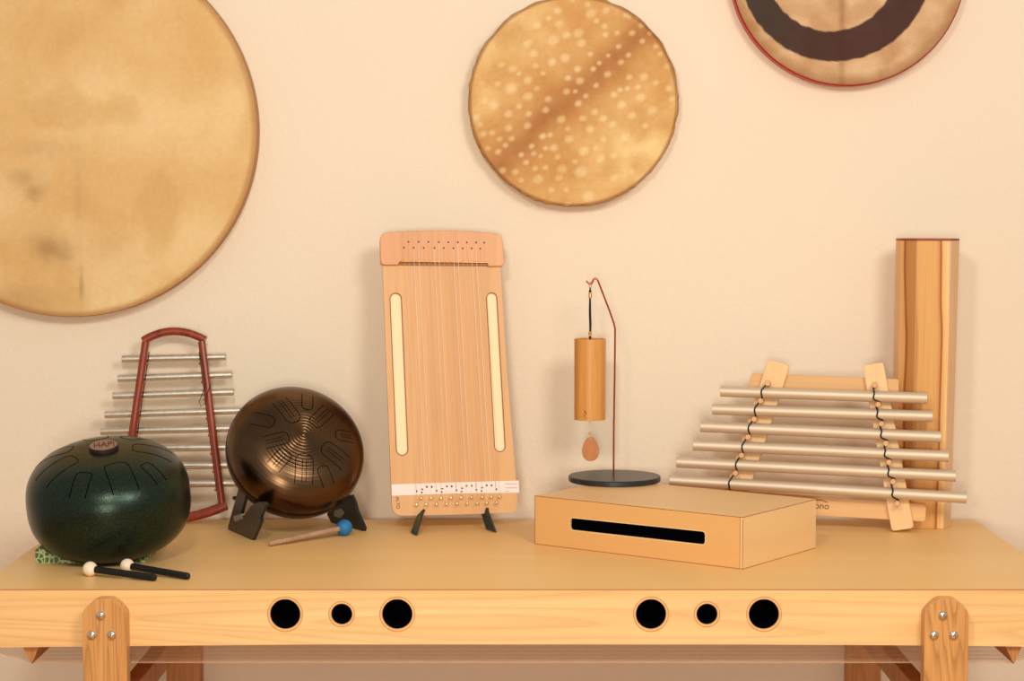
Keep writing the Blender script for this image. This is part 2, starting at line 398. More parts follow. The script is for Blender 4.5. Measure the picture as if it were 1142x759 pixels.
# ---------------------------------------------------------------- frame drums on the wall
def frame_drum(label, px, py, Rpx, depth, skinmat, pig, edge=.006, hoopmat='rawhide', rough=0.0, name='frame_drum', step=.004):
    c = on_y(px, py, WY-depth); R = Rpx*(c-CAM).length/FPX*.998
    Mx = frame(Vector((c.x, WY-.002, c.z)))
    d = thing(name, label, 'drum', Mx)
    D = depth-.002
    g = G(); n = 120
    def wob(k): return rough*noise.noise(Vector((math.cos(2*PI*k/n)*14, math.sin(2*PI*k/n)*14, px)))
    prof = [(R-.012, 0), (R-.001, 0), (R, .003), (R, D-edge), (R-edge*.3, D-edge*.3)]
    rings = []
    for i, (r, z) in enumerate(prof):
        rings.append([g.b.verts.new(((r+wob(k)*(1 if i > 1 else 0))*math.cos(2*PI*k/n), (r+wob(k)*(1 if i > 1 else 0))*math.sin(2*PI*k/n), z)) for k in range(n)])
    for a, b in zip(rings, rings[1:]):
        for k in range(n): g.b.faces.new((a[k], a[(k+1) % n], b[(k+1) % n], b[k]))
    g.build('side', hoopmat, d)
    g = G(); nr = int(R/step); na = int(2*PI*R/step*.8)
    prev = [g.b.verts.new((0, 0, D))]
    for i in range(1, nr+1):
        r = (R-edge*.3)*i/nr; cur = []
        for k in range(na):
            w = rough*noise.noise(Vector((math.cos(2*PI*k/na)*14, math.sin(2*PI*k/na)*14, px)))*max(0, (i/nr-.94)/.06)
            zz = D if r < R-edge else D-edge*.3*((r-(R-edge))/(edge*.7))**2
            cur.append(g.b.verts.new(((r+w)*math.cos(2*PI*k/na), (r+w)*math.sin(2*PI*k/na), zz)))
        for k in range(na):
            if len(prev) == 1: g.b.faces.new((prev[0], cur[k], cur[(k+1) % na]))
            else: g.b.faces.new((prev[k], cur[k], cur[(k+1) % na], prev[(k+1) % na]))
        prev = cur
    o = g.build('skin', skinmat, d, angle=1.2)
    me = o.data; at = me.color_attributes.new('pigment', 'FLOAT_COLOR', 'POINT')
    k = 1142/1142
    for v in me.vertices:
        q = v.co; u = px+q.x/R*Rpx; w = py-q.y/R*Rpx       # where on the hide the mark sits, in the drum's own plane
        at.data[v.index].color = pig(u, w, q.length/R)
    return d, R
def mixc(a, b, t): return tuple(x*(1-t)+y*t for x, y in zip(a, b))
def sm(x): x = max(0, min(1, x)); return x*x*(3-2*x)
def pig_large(x, y, rr):
    c = lin((228, 186, 124))
    n1 = noise.noise(Vector((x*.012, y*.012, 1))); c = mixc(c, lin((238, 204, 146)), sm(.5+n1))
    c = mixc(c, lin((212, 166, 100)), .4*sm((noise.noise(Vector((x*.02, y*.02, 7)))-.05)*2.2))
    for cx, cy, rx, ry, a in ((53, 272, 18, 13, .55), (70, 280, 10, 8, .3), (38, 212, 10, 9, .4), (25, 195, 16, 8, .3), (88, 313, 1.6, 14, .6), (86, 215, 5, 40, .15), (45, 165, 26, 9, .15), (120, 268, 22, 20, .12), (20, 330, 40, 14, .25)):
        q = ((x-cx)/rx)**2+((y-cy)/ry)**2; nn = 1+.5*noise.noise(Vector((x*.09, y*.09, 3)))
        c = mixc(c, lin((150, 112, 72)), a*math.exp(-q*.8*nn))
    c = mixc(c, lin((188, 136, 82)), sm((rr-.965)/.03)*.8)
    return c
SP = '155,355,14 125,342,9 215,300,16 180,220,10 218,235,12 205,385,12 168,285,9 270,325,13 270,272,12 338,335,10 400,310,10 330,372,10 273,385,9 268,425,11 383,403,12 205,432,11 120,452,10 150,448,8 175,470,8 215,468,9 95,398,12 170,512,9 195,490,8 248,522,8 283,493,8 290,518,8 313,527,7 265,548,8 295,568,8 330,565,8 320,460,10 345,455,8 358,498,12 330,500,7 385,570,14 375,600,11 305,605,14 228,580,10 185,575,10 248,608,8 455,400,10 405,435,8 408,470,12 460,510,14 450,580,18 475,662,16 480,435,13 525,400,11 495,378,10 525,470,9 515,535,11 560,525,11 600,465,13 555,420,11 620,390,11 585,355,13 650,330,13 690,372,13 665,425,9 660,262,12 612,262,9 640,295,8 700,280,9 560,320,10 580,305,8 605,300,8 445,275,11 405,265,9 350,212,13 395,198,14 437,235,10 290,182,12 295,225,9 270,150,12 355,140,16 400,120,12 440,115,14 375,85,12 370,40,12 340,65,8 300,90,12 480,50,14 532,40,11 527,92,9 450,148,12 500,75,8 530,120,9 570,115,8 480,185,8 600,55,9 610,60,8 640,60,9 650,90,8 620,115,9 655,142,8 680,115,7 575,160,8 540,190,6 510,215,7 490,235,8 608,188,8 583,212,9 538,253,10 500,290,8 465,325,8 440,350,10 715,185,8 700,160,8 740,225,10 745,300,10 755,335,9 420,5,8 405,690,8 500,500,8 470,20,9 135,500,8 110,420,8 240,360,8 300,300,8 240,250,7 320,250,8 430,310,7 600,520,9 640,500,10 560,600,10 620,580,9 700,480,10 350,640,9 400,640,8 430,545,8 370,530,8'
SP = [tuple(float(v) for v in s.split(',')) for s in SP.split()]
SP = [(500+a/3.036, b/3.036, r/3.036) for a, b, r in SP]
BL = [(180, 560), (360, 370), (560, 205), (690, 80)]; BL = [Vector((500+a/3.036, b/3.036)) for a, b in BL]
def pig_deer(x, y, rr):
    p = Vector((x, y)); c = lin((224, 176, 110))
    c = mixc(c, lin((240, 208, 146)), .9*math.exp(-((x-565)**2+(y-35)**2)/1600)); c = mixc(c, lin((246, 214, 150)), .95*math.exp(-(((x-712)**2)/1500+((y-172)**2)/1500)))
    c = mixc(c, lin((236, 196, 130)), .6*math.exp(-((x-545)**2+(y-110)**2)/1500))
    n1 = noise.noise(Vector((x*.04, y*.04, 2))); c = mixc(c, lin((204, 148, 80)), .5*sm(.4+n1))
    d = min((p-(a+(b-a)*max(0, min(1, (p-a).dot(b-a)/(b-a).length_squared)))).length for a, b in zip(BL, BL[1:]))
    c = mixc(c, lin((170, 112, 62)), .75*math.exp(-(d/14)**2)*(1+.3*n1))
    c = mixc(c, lin((186, 124, 66)), .4*math.exp(-(d/40)**2))
    w = 0
    for a, b, r in SP:
        if abs(a-x) < 9 and abs(b-y) < 9:
            q = math.hypot((x-a)*.85+(y-b)*.25, (y-b)*.95-(x-a)*.12); w = max(w, sm((r*1.5-q)/(r*1.1)))
    c = mixc(c, lin((244, 214, 160)), .62*w)
    c = mixc(c, lin((140, 88, 46)), .6*sm((rr-.975)/.02))
    return c
def pig_ring(x, y, rr):
    n1 = noise.noise(Vector((x*.05, y*.05, 9)))
    c = mixc(lin((222, 182, 138)), lin((204, 162, 116)), sm(.5+n1*1.2))
    c = mixc(c, lin((150, 98, 56)), .5*math.exp(-((x-940)/4)**2))
    c = mixc(c, lin((160, 110, 66)), .6*sm((rr-.90)/.09))
    e = 1.2*noise.noise(Vector((x*.12, y*.12, 4)))
    a = math.hypot(x-932, y+40); b = math.hypot(x-927.5, y+39)
    w = sm((105.5+e-a)/1.6)*sm((b-70.5+e)/1.6)
    c = mixc(c, mixc(lin((66, 32, 26)), lin((56, 42, 32)), sm((900-x)/60+.2)), w*.97)
    return c
frame_drum('very large pale rawhide frame drum cut off by the left edge, hanging on the wall', 77, 144, 204, .050, 'hide', pig_large, step=.0045)
frame_drum('round frame drum of spotted deer hide hanging above the board zither', 639.5, 113, 116.8, .045, 'deer', pig_deer, rough=.0035, step=.0024)
dr, Rr = frame_drum('frame drum with red edge and dark brown painted ring at the top right', 946.5, -37, 127.5, .045, 'grey_hide', pig_ring, hoopmat='redrim', step=.0026)
G().lathe([(Rr+.0002, .0), (Rr+.0014, .001), (Rr+.0014, .0360), (Rr+.0002, .0375)], 128).build('edge_band', 'redrim', dr)
# ---------------------------------------------------------------- green steel tongue drum
def superprof(a, b, e, n=36):
    P = []
    for i in range(n+1):
        t = -PI/2+PI*i/n; c, s = math.cos(t), math.sin(t)
        P.append((a*abs(c)**(2/e), b*math.copysign(abs(s)**(2/e), s)))
    return P
GY = 3.85
ctr = on_y(121.5, 556.5, GY)+Vector((0, 0, .001))
tilt = math.radians(15.5)
GM = Matrix.Translation(ctr) @ Matrix.Rotation(tilt, 4, 'X') @ Matrix.Rotation(math.radians(-1.5), 4, 'Y')
ga, gb, ge = .1590, .1070, 2.65
gd = thing('tongue_drum', 'dark green metallic tongue drum with a round badge on top, on a green mat', 'drum', GM)
G().lathe(superprof(ga, gb, ge, 60), 96).build('shell', 'green', gd, angle=2)
def surf(r, a=ga, b=gb, e=ge): return b*(max(0, 1-(r/a)**e))**(1/e)
def slot_line(g, pts, w, sf, lift=.0005):
    # thin dark groove following the shell between (x, y) points
    P = []
    for p, q in zip(pts, pts[1:]):
        p, q = Vector(p), Vector(q); m = max(2, int((q-p).length/.004))
        P += [p+(q-p)*i/m for i in range(m)]
    P.append(Vector(pts[-1]))
    g.tube([(p.x, p.y, sf(p.length)+lift-w) for p in P], w, 6)
def tongue(parent, az, r0, r1, w0, w1, sf, mat, lw=.0012, rd=.3, inner=False):
    d = Vector((math.cos(az), math.sin(az))); n = Vector((-d.y, d.x))
    cor = [d*r1+n*w1, d*r0+n*w0, d*r0-n*w0, d*r1-n*w1]
    A, B = cor[1], cor[2]
    ch = w0*rd*2
    pts = [cor[0]]
    for P0, P1, P2 in ((cor[0], A, B), (A, B, cor[3])):
        q0 = P1+(P0-P1).normalized()*ch; q1 = P1+(P2-P1).normalized()*min(ch, w0*.98)
        for k in range(6): t_ = k/5; pts.append(q0*(1-t_)**2+P1*2*t_*(1-t_)+q1*t_*t_)
    pts.append(cor[3])
    g = G(); slot_line(g, pts, lw, sf)
    if inner:
        slot_line(g, [d*r1*.98+n*w0*.22, d*(r0+.012)+n*w0*.22], lw*.7, sf); slot_line(g, [d*r1*.98-n*w0*.22, d*(r0+.012)-n*w0*.22], lw*.7, sf)
    g.build('tongue_slot', mat, parent)
R_ = math.radians
for az, r0, r1, w0, w1 in ((8, .055, .128, .019, .023), (-31, .100, .142, .012, .013), (-63, .072, .138, .023, .025), (-101, .094, .141, .016, .016),
                           (-143, .060, .135, .022, .024), (170, .066, .136, .018, .022), (112, .060, .13, .022, .026), (62, .066, .13, .018, .022)):
    tongue(gd, R_(az), r0, r1, w0, w1, surf, 'slit', .0015, .32)
bz = surf(0)
bd = G().lathe([(0, bz-.002), (.0285, bz-.002), (.0285, bz+.006), (.027, bz+.0075), (.0262, bz+.0068)], 48).build('badge', 'badgedark', gd)
G().lathe([(.0265, bz+.0066), (.0262, bz+.0075), (0, bz+.0078)], 48).build('badge_face', 'badge', bd)
text('badge_lettering', 'HAPI', .0240, 'badgeink', bd, Matrix.Translation((.001, .0, bz+.0080)) @ Matrix.Rotation(R_(13), 4, 'Z') @ Matrix.Diagonal((.80, 1.45, 1, 1)), .0004)
# ---- mat under it
MM = Matrix.Translation((ctr.x, ctr.y, TOP))
g = G(); inv = GM.inverted(); nx = 60; hx, hy = .127, .125
ml = on_z(39, 628, TOP)
vs = {}
x0m, x1m, y0m, y1m = ml.x-ctr.x, .078, ml.y-ctr.y+.004, .17
def under(x, y):        # height of the drum's underside over this spot
    lo, hi = 0.0, .1
    w = Vector((x, y, 0))+MM.translation
    for k in range(60):
        z = k*.0012
        q = inv @ (w+Vector((0, 0, z)))
        if (Vector((q.x, q.y)).length/ga)**ge+(abs(q.z)/gb)**ge < 1: return z
    return .08
for i in range(nx+1):
    for j in range(nx+1):
        x = x0m+(x1m-x0m)*i/nx; y = y0m+(y1m-y0m)*j/nx
        e = min(i, nx-i, j, nx-j)
        h = .030+.005*noise.noise(Vector((x*30, y*30, 2)))
        h = max(.0015, min(h, under(x, y)-.003))
        wob = .002*noise.noise(Vector((x*60, y*60, 5)))
        vs[i, j] = g.b.verts.new((x+wob, y+wob, h if e > 0 else max(.001, h-.003)))
for i in range(nx):
    for j in range(nx): g.b.faces.new((vs[i, j], vs[i+1, j], vs[i+1, j+1], vs[i, j+1]))
rim = [(i, 0) for i in range(nx+1)]+[(nx, j) for j in range(1, nx+1)]+[(i, nx) for i in range(nx-1, -1, -1)]+[(0, j) for j in range(nx-1, 0, -1)]
bt = [g.b.verts.new((vs[k].co.x+.001*random.random(), vs[k].co.y, 0)) for k in rim]
for a in range(len(rim)):
    b = (a+1) % len(rim); g.b.faces.new((vs[rim[a]], vs[rim[b]], bt[b], bt[a]))
g.b.faces.new(bt[::-1])
mo = g.build('non_slip_mat', 'mat', None); mo.matrix_world = MM
tag(mo, 'pale green lattice non-slip mat folded under the dark green tongue drum', 'mat')
# ---------------------------------------------------------------- mallets
def mallet(label, bp, ep, r, rs, ball, stick, group, notch=False, name='mallet'):
    B = Vector((bp[0], bp[1], TOP+r)); E = Vector((ep[0], ep[1], TOP+rs)); d = (E-B).normalized()
    o = thing(name, label, 'mallet', Matrix.Translation((B.x, B.y, TOP)), group)
    c = Vector((0, 0, r)); e = E-Vector((B.x, B.y, TOP))
    G().ball(c, r).build('head', ball, o)
    a = c+d*(r*.72); L = (e-a).length
    pr = [0, .02, .03, .96, .985, 1]; rd = [rs*.9, rs, rs, rs, rs*.9, rs*.55]
    if notch: pr = [0, .02, .80, .805, .83, .835, .98, 1]; rd = [rs, rs, rs*.92, rs*.7, rs*.7, rs*.92, rs*.85, rs*.5]
    G().tube([a+(e-a)*t_ for t_ in pr], rd, 20).build('stick', stick, o)
    return o
def zp(x, y, z=0): p = on_z(x, y, TOP+z); return (p.x, p.y)
mallet('left white-headed mallet with black stick, its head nearer the table edge', zp(100.5, 634, .0138), zp(174, 644, .0065), .0138, .0066, 'whiteball', 'rubber', 'white-headed mallets before the green drum')
mallet('right white-headed mallet with black stick, reaching further to the right', zp(142, 630.5, .0134), zp(211, 642.5, .0065), .0134, .0066, 'whiteball', 'rubber', 'white-headed mallets before the green drum')
mallet('mallet with blue rubber ball head and plain wooden stick before the bronze drum', zp(384, 588, .0172), zp(300, 606.5, .005), .0172, .0058, 'blue', 'stick', None, True)
# ---------------------------------------------------------------- red chime ladder leaning on the wall
CF = frame(Vector((on_z(187, 583.5, TOP).x, 4.30, TOP+.004)), 0, R_(9))
def L(x, y, z=0): return loc(CF, x, y, z)
ch = thing('tubular_chime', 'red wooden frame with eight thin steel tubes leaning on the wall behind the green drum', 'chime', CF)
def bar(pts, w, h, name, mat, parent):
    # rounded rectangular bar
    g = G(); P = [Vector(p) for p in pts]; rings = []
    for i, p in enumerate(P):
        d = (P[min(i+1, len(P)-1)]-P[max(i-1, 0)]).normalized(); n = Vector((0, 0, 1)); s = d.cross(n).normalized()
        cr = [(-w, -h*.5), (-w*.5, -h), (w*.5, -h), (w, -h*.5), (w, h*.5), (w*.5, h), (-w*.5, h), (-w, h*.5)]
        rings.append([g.b.verts.new(p+s*a+n*b) for a, b in cr])
    for a, b in zip(rings, rings[1:]):
        for k in range(8): g.b.faces.new((a[k], a[(k+1) % 8], b[(k+1) % 8], b[k]))
    g.b.faces.new(rings[0][::-1]); g.b.faces.new(rings[-1])
    return g.build(name, mat, parent, angle=.9)
def curve3(a, m, b, n=12): return [a*(1-t)**2+m*2*t*(1-t)+b*t*t for t in [k/n for k in range(n+1)]]
z_ = .010
TLp, TRp, BLp, BRp = L(163, 377, z_), L(224.5, 377, z_), L(134, 577, z_), L(248, 565, z_)
arch = curve3(L(159.5, 380, z_), L(193, 359, z_), L(229, 379, z_)); bar(arch, .0085, .0085, 'top_arch', 'redwood', ch)
for a, b in ((TLp, BLp), (TRp, BRp)):
    rail = bar([a+(b-a)*(.02+.96*k/4) for k in range(5)], .0078, .008, 'side_rail', 'redwood', ch)
bb = curve3(L(131, 572, z_), L(193, 590, z_), L(252.5, 563, z_)); bar(bb, .0105, .0105, 'bottom_bar', 'redwood', ch)
tubes = [(136, 400.3, 251.5, 397.8), (131.5, 422, 258.6, 417.6), (125.8, 441.3, 260.5, 436.8), (117, 462.3, 268, 457.5), (112.5, 481, 272, 477), (107, 501, 276, 497.8), (102, 521, 281, 517.8), (97, 541.5, 284, 537.8)]
rt = .0082
for x0, y0, x1, y1 in tubes:
    G().pipe(L(x0, y0, -rt+.001), L(x1, y1, -rt+.001), rt).build('chime_tube', 'steel', ch)
def lerp_edge(a, b, y): t_ = (y-a.y)/(b.y-a.y); return a+(b-a)*t_
for a, b, s in ((TLp, BLp, 1), (TRp, BRp, -1)):
    g = G(); P = []
    for x0, y0, x1, y1 in tubes:
        ym = (L(x0, y0).y+L(x1, y1).y)/2
        for dy in (.013, 0, -.013):
            q = lerp_edge(a, b, ym+dy); P.append(Vector((q.x+s*.0095, q.y, .003 if dy else .0025)))
            if dy == -.013: break
        G().lathe([(0, -.004), (.0025, -.004), (.0030, .004), (0, .0055)], 12, M4=Matrix.Translation((q.x+s*.0098, q.y, .006))).build('peg', 'redwood', ch)
    g.tube(P, .0011, 6); g.build('cord', 'cord', ch)
q = [L(222, 393, .02), L(226.5, 408, .021), L(229, 430, .02), L(224, 443, .02), L(222, 448, .018), L(224, 453, .018), L(228.5, 450, .021), L(231, 440, .021), L(235, 428, .021)]
G().tube(q, .0008, 6).build('loose_cord', 'cord', ch)
# ---------------------------------------------------------------- bronze tongue drum on a stand
yw = R_(30)
def bracket(parentM, A, B, outer, hole, label_tab, parent):
    # A, B: the board's lower edge on the table; the outline is measured on the upright plane through it
    A, B = Vector(A), Vector(B); X = (B-A).normalized(); U = Vector((0, 0, 1)); N = X.cross(U)
    F = Matrix((X, U, N)).transposed().to_4x4(); F.translation = A
    inv = parentM.inverted() @ F
    P = [loc(F, *p) for p in outer]; zmin = min(p.y for p in P)
    P = [(p.x, max(p.y-0*zmin, 0)) for p in P]; H = [[(loc(F, *p).x, loc(F, *p).y) for p in hole]] if hole else []
    g = G().prism(rounded(P, .003, 3), -.0035, .0035, H)
    for v in g.b.verts: v.co = inv @ v.co
    o = g.build('side_bracket', 'blackp', parent, smooth=False)
    if label_tab:
        T = [(loc(F, *p).x, loc(F, *p).y) for p in label_tab]
        for zz0 in ((-.0055, .0055),):
            g = G().prism(T, *zz0)
            for v in g.b.verts: v.co = inv @ v.co
            g.build('grey_tab', 'greyp', o, smooth=False)
    return F
SM = Matrix.Translation((-.465, 4.19, TOP)) @ Matrix.Rotation(R_(30), 4, 'Z')
st = thing('folding_stand', 'black folding stand with two splayed side boards holding the bronze drum', 'stand', SM)
A1, B1, A2, B2 = on_z(256, 590, TOP), on_z(283, 602, TOP), on_z(371, 582.5, TOP), on_z(407, 592, TOP)
bracket(SM, A1, B1, [(267.5, 545), (256, 586.5), (256, 590.2), (283.3, 602), (293, 580), (291.5, 577), (298, 562), (296, 559), (288, 560), (281, 564), (275, 573.5), (269.3, 575.5), (274.5, 557), (275.5, 551), (272, 545)], None,
        [(262.5, 575.3), (272, 572.4), (272.3, 578), (264.5, 581.5)], st)
bracket(SM, A2, B2, [(372, 562), (366, 573), (371, 582.3), (407, 592.2), (407.5, 588), (399, 569), (397.5, 562), (393, 551)], None, [(375, 569), (382, 566.5), (386, 572), (382, 577), (375, 575)], st)
ia = SM.inverted()
g = G(); a, b = ia @ (A1+Vector((.008, 0, .068))), ia @ (A2.lerp(B2, .1)+Vector((0, 0, .062)))
g.tube([a, b], .004, 10); g.build('cross_rod', 'blackp', st)
BY = 4.185
bc = on_y(329, 504, BY)
az, el = R_(22.5), R_(34)
nrm = Vector((math.sin(az)*math.cos(el), -math.cos(az)*math.cos(el), math.sin(el)))
Xd = Vector((math.cos(az), math.sin(az), 0)); Yd = nrm.cross(Xd)
BM = Matrix((Xd, Yd, nrm)).transposed().to_4x4(); BM.translation = bc
bdm = thing('tongue_drum', 'round bronze brown tongue drum with turned rings, tilted up on a black stand', 'drum', BM)
ba, bb_, be = .1480, .083, 2.5
pf = superprof(ba, bb_, be, 60); topp = [p for p in pf if p[1] >= .004]; botp = [p for p in pf if p[1] <= -.004]
G().lathe([(ba*.985, .001)]+[(ba*.998, .0025)]+topp, 128).build('top_shell', 'bronze', bdm, angle=2)
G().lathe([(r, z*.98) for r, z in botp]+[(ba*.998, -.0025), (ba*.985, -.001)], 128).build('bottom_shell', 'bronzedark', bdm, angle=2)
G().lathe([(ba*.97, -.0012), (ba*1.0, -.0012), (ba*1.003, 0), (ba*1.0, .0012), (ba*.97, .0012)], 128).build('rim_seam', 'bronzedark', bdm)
def surfb(r): return bb_*(max(0, 1-(r/ba)**be))**(1/be)
for a_, r0, r1, w0, inn in ((222, .054, .100, .016, True), (262, .046, .108, .019, True), (290, .078, .118, .013, False), (322, .046, .106, .018, True), (358, .070, .110, .013, True),
                      (42, .030, .092, .015, True), (74, .062, .105, .012, False), (112, .032, .096, .017, True), (152, .066, .112, .015, False), (188, .034, .086, .014, True)):
    tongue(bdm, R_(a_), r0, r1, w0, w0, surfb, 'slitb', .0013, .48, inn)
# ---------------------------------------------------------------- board zither on its small stand
ZM = frame(Vector((-.151, 4.212, TOP+.036)), R_(6), R_(9))
def Z(x, y, z=0): return loc(ZM, x, y, z)
def Z2(x, y, z=0): p = loc(ZM, x, y, z); return (p.x, p.y)
zi = thing('board_zither', 'upright cherry-coloured board zither with vertical strings and a white note strip at its foot', 'zither', ZM)
outl = rounded([Z2(426.5, 290), Z2(557.5, 290), Z2(565.8, 420), Z2(578.5, 571), Z2(508, 573.6), Z2(437.5, 575)], [.002, .002, .05, .024, .02, .024], 6)
lc = [(Z2(441.3, 333), Z2(448.5, 501)), (Z2(548.3, 332), Z2(557.5, 497.5))]
rc = [.0128, .0118]
G().prism(outl, -.022, 0, [capsule(lc[i][0], lc[i][1], rc[i]) for i in (0, 1)]).build('soundboard', 'beech', zi, bevel=.0025)
for i in (0, 1):
    G().prism(capsule(lc[i][0], lc[i][1], rc[i]*1.0), -.012, -.0035).build('finger_groove', 'inlay', zi, bevel=.0015)
    k = capsule(lc[i][0], lc[i][1], rc[i]+.0006); k2 = capsule(lc[i][0], lc[i][1], rc[i]-.0012)
    G().prism(k, -.0008, .0004, [k2]).build('groove_rim', 'edge', zi, smooth=False)
hd = rounded([Z2(423.5, 259.5, .008), Z2(455, 257.3, .008), Z2(492, 256.5, .008), Z2(528, 257.5, .008), Z2(560, 261, .008), Z2(562.5, 296.5, .008), Z2(545, 296.8, .008), Z2(543, 292.6, .008), Z2(446, 291.6, .008), Z2(443.5, 295.2, .008), Z2(424.5, 295.2, .008)],
             [.018, .05, .08, .05, .018, .010, .001, .002, .002, .001, .010], 5)
G().prism(hd, -.022, .008).build('head_block', 'beechh', zi, bevel=.003)
G().prism([Z2(444, 290.5, .003), Z2(545.5, 291.5, .003), Z2(545.5, 296.5, .003), Z2(444, 295.5, .003)], 0.0001, .003).build('saddle', 'hoop', zi, smooth=False)
G().tube([Z(446.5, 291.2, .0075), Z(545, 292.6, .0075)], .0016, 10).build('string_bridge', 'brass', zi)
SR = .00027
up = [455.6, 466.8, 477.8, 489.4, 500, 510.6, 520.6, 531, 540]; lo = [450.6, 461.3, 472.6, 484.4, 494.9, 505.6, 516, 526, 535.7]
pu = [469.6, 480.7, 491.8, 503, 514.5, 525.5, 537.6, 547.7, 557]; pl = [464.6, 475.5, 486.7, 498.2, 509.6, 521, 532.3, 542.8, 553.3]
for k in range(9):
    for (hx_, hy_), (qx, qy), in (((lo[k], 276+k*.12), (pl[k], 562-k*.25)), ((up[k], 269.5+k*.12), (pu[k], 555-k*.2))):
        G().lathe([(0, .0079), (.0019, .0079), (.0019, .0084), (0, .0084)], 12, M4=Matrix.Translation(Vector(Z2(hx_, hy_, .008)).to_3d())).build('string_hole', 'ink', zi)
        p = Z(qx, qy, 0); br = Z(hx_+.6, 291.8, .0092)
        G().tube([Z(hx_, hy_+1.6, .0083), br, Vector((p.x, p.y, .008))], SR*(1.35 if k % 2 else 1), 6).build('string', 'string' if k % 2 else 'stringdim', zi)  # alternate pairs coloured brighter, as strings that catch the light
        G().lathe([(0, -.002), (.0027, -.002), (.0027, .009), (.0031, .0095), (.0031, .0125), (.0022, .0135), (0, .0137)], 14, M4=Matrix.Translation((p.x, p.y, 0))).build('tuning_pin', 'pin', zi)
tp = [Z2(436.6, 540), Z2(508, 537.6), Z2(578.6, 535.6), Z2(579, 549.2), Z2(508, 550), Z2(436.8, 552.6)]
st_ = G().prism(tp, .0002, .0009).build('note_strip', 'white', zi, smooth=False)
st_['label'] = 'white paper strip with note marks'
g = G()
def quad(g, x0, y0, x1, y1, z0=.0009, z1=.0013): g.prism([Z2(x0, y0), Z2(x1, y0), Z2(x1, y1), Z2(x0, y1)], z0, z1)
for k in range(5):
    dx = 22.2*k; dy = -.55*k
    if k < 4:
        for ox, oy in ((471.0, 544), (476.0, 541.6), (481.5, 541.6)):
            quad(g, ox+dx-1, oy+dy+(.6 if ox < 472 else 0), ox+dx+1, oy+dy+2)
        quad(g, 470.4+dx-.8, 548+dy, 470.4+dx+.8, 549.8+dy)
    quad(g, 464.7+dx-.8, 546.5+dy, 464.7+dx+.8, 548.5+dy)
g.build('note_marks', 'ink', st_, smooth=False)
g = G()
for k in range(5): quad(g, 463.6+22.2*k, 539.5-.55*k, 464.2+22.2*k, 545.5-.55*k)
for y in (538.8, 543.4): quad(g, 563, y, 577, y+.7)
quad(g, 563, 547, 567.5, 547.7); g.build('fine_print', 'lightink', st_, smooth=False)
tc_ = Z(444, 562)
text('lettering', 'ALTO', .0125, 'burn', zi, Matrix.Translation((tc_.x-.001, tc_.y+.003, .0003)) @ Matrix.Rotation(R_(-87), 4, 'Z') @ Matrix.Diagonal((.8, .8, 1, 1)), .0003)
p = Z(445.8, 573, 0)
# little stand
ZS = Matrix.Translation((-.12, 4.20, TOP))
zs_ = thing('folding_stand', 'small dark green stand with two prongs under the board zither', 'stand', ZS)
zn = ZM.to_3x3().col[2]
def prong(tip, front, backb, backt, s):
    # foot board standing on the table with a lip that holds the zither's lower edge
    T = hit(*tip, ZM @ Vector((0, 0, .0065)), zn); Fp = on_z(*front, TOP+.0014); Bp = on_z(*backb, TOP+.0014)
    d = (Fp-Bp).normalized(); B2_ = Bp; Lw = (Fp-Bp).length
    Bt = T.copy(); Bt.z = TOP+.033; under_ = Vector((T.x, T.y, TOP+.033))-0*d
    # outline in the plane through Fp, B2_ and the tip
    X = (B2_-Fp).normalized(); U = (T-Fp)-X*(T-Fp).dot(X); N = X.cross(U.normalized()); U = N.cross(X)
    if U.z < 0: U = -U
    F = Matrix((X, U, X.cross(U))).transposed().to_4x4(); F.translation = Fp
    tl = F.inverted() @ T; ks = 1/U.z
    hb = .031*ks
    pts = [(0, 0), (Lw, .0), (tl.x*.55+Lw*1.05, hb*.92), (tl.x+.006, hb), (tl.x+.003, tl.y), (tl.x-.001, tl.y), (tl.x-.004, tl.y-.006)]
    g = G().prism(pts, -.0025, .0025)
    iv = ZS.inverted() @ F
    for v in g.b.verts: v.co = iv @ v.co
    g.build('prong', 'greenp', zs_, smooth=False, bevel=.0006)
ZS_ = None
prong((473.5, 568), (464.5, 596.5), (458.7, 593.6), (460, 577), -1)
prong((543.7, 566), (553.3, 593.2), (543, 590), (537, 575), 1)
g = G(); g.tube([(-.074, .052, .040), (.075, .066, .040)], .003, 8); g.build('cross_rod', 'greenp', zs_)
# ---------------------------------------------------------------- plywood box (tongue box drum)
Apt = Vector((.0468, 4.0213, TOP)); Bpt = Vector((.4401, 3.7313, TOP)); BX = (Bpt-Apt).normalized(); BYv = Vector((-BX.y, BX.x, 0))
BW = (Bpt-Apt).length; BD = .297; BH = .0995
XM = Matrix((BX, BYv, Vector((0, 0, 1)))).transposed().to_4x4(); XM.translation = Apt
bx = thing('wooden_box_drum', 'flat square birch plywood box with a long dark rounded slot in its front', 'box', XM)
XF = Matrix((BX, Vector((0, 0, 1)), -BYv)).transposed().to_4x4(); XF.translation = Apt
def S2(x, y): p = loc(XF, x, y); return (p.x, p.y)
slot = rounded([S2(635.8, 577), S2(635.3, 590.5), S2(786.3, 607.3), S2(786.5, 592.5)], .008, 5)
def ply(g, name, mat, bevel=.0011):
    o = g.build(name, [mat, 'edge'], bx, smooth=False)
    md = o.modifiers.new('bevel', 'BEVEL'); md.width = bevel; md.segments = 1; md.limit_method = 'ANGLE'; md.angle_limit = .7; md.material = 1
    return o
tk = .006
G().prism([(0, 0), (BW-tk, 0), (BW-tk, BH), (0, BH)], 0, tk, [slot], ax=(0, 2, 1)).build('front_panel', 'ply', bx, smooth=False)
G().box(BW-tk+.0001, BW, 0, BD, 0, BH).build('side_panel', 'plyside', bx, smooth=False)
G().box(0, tk, tk+.0001, BD, 0, BH-.0001).build('side_panel', 'plyside', bx, smooth=False)
G().box(tk, BW-tk, BD-tk, BD, 0, BH-.0001).build('back_panel', 'ply', bx, smooth=False)
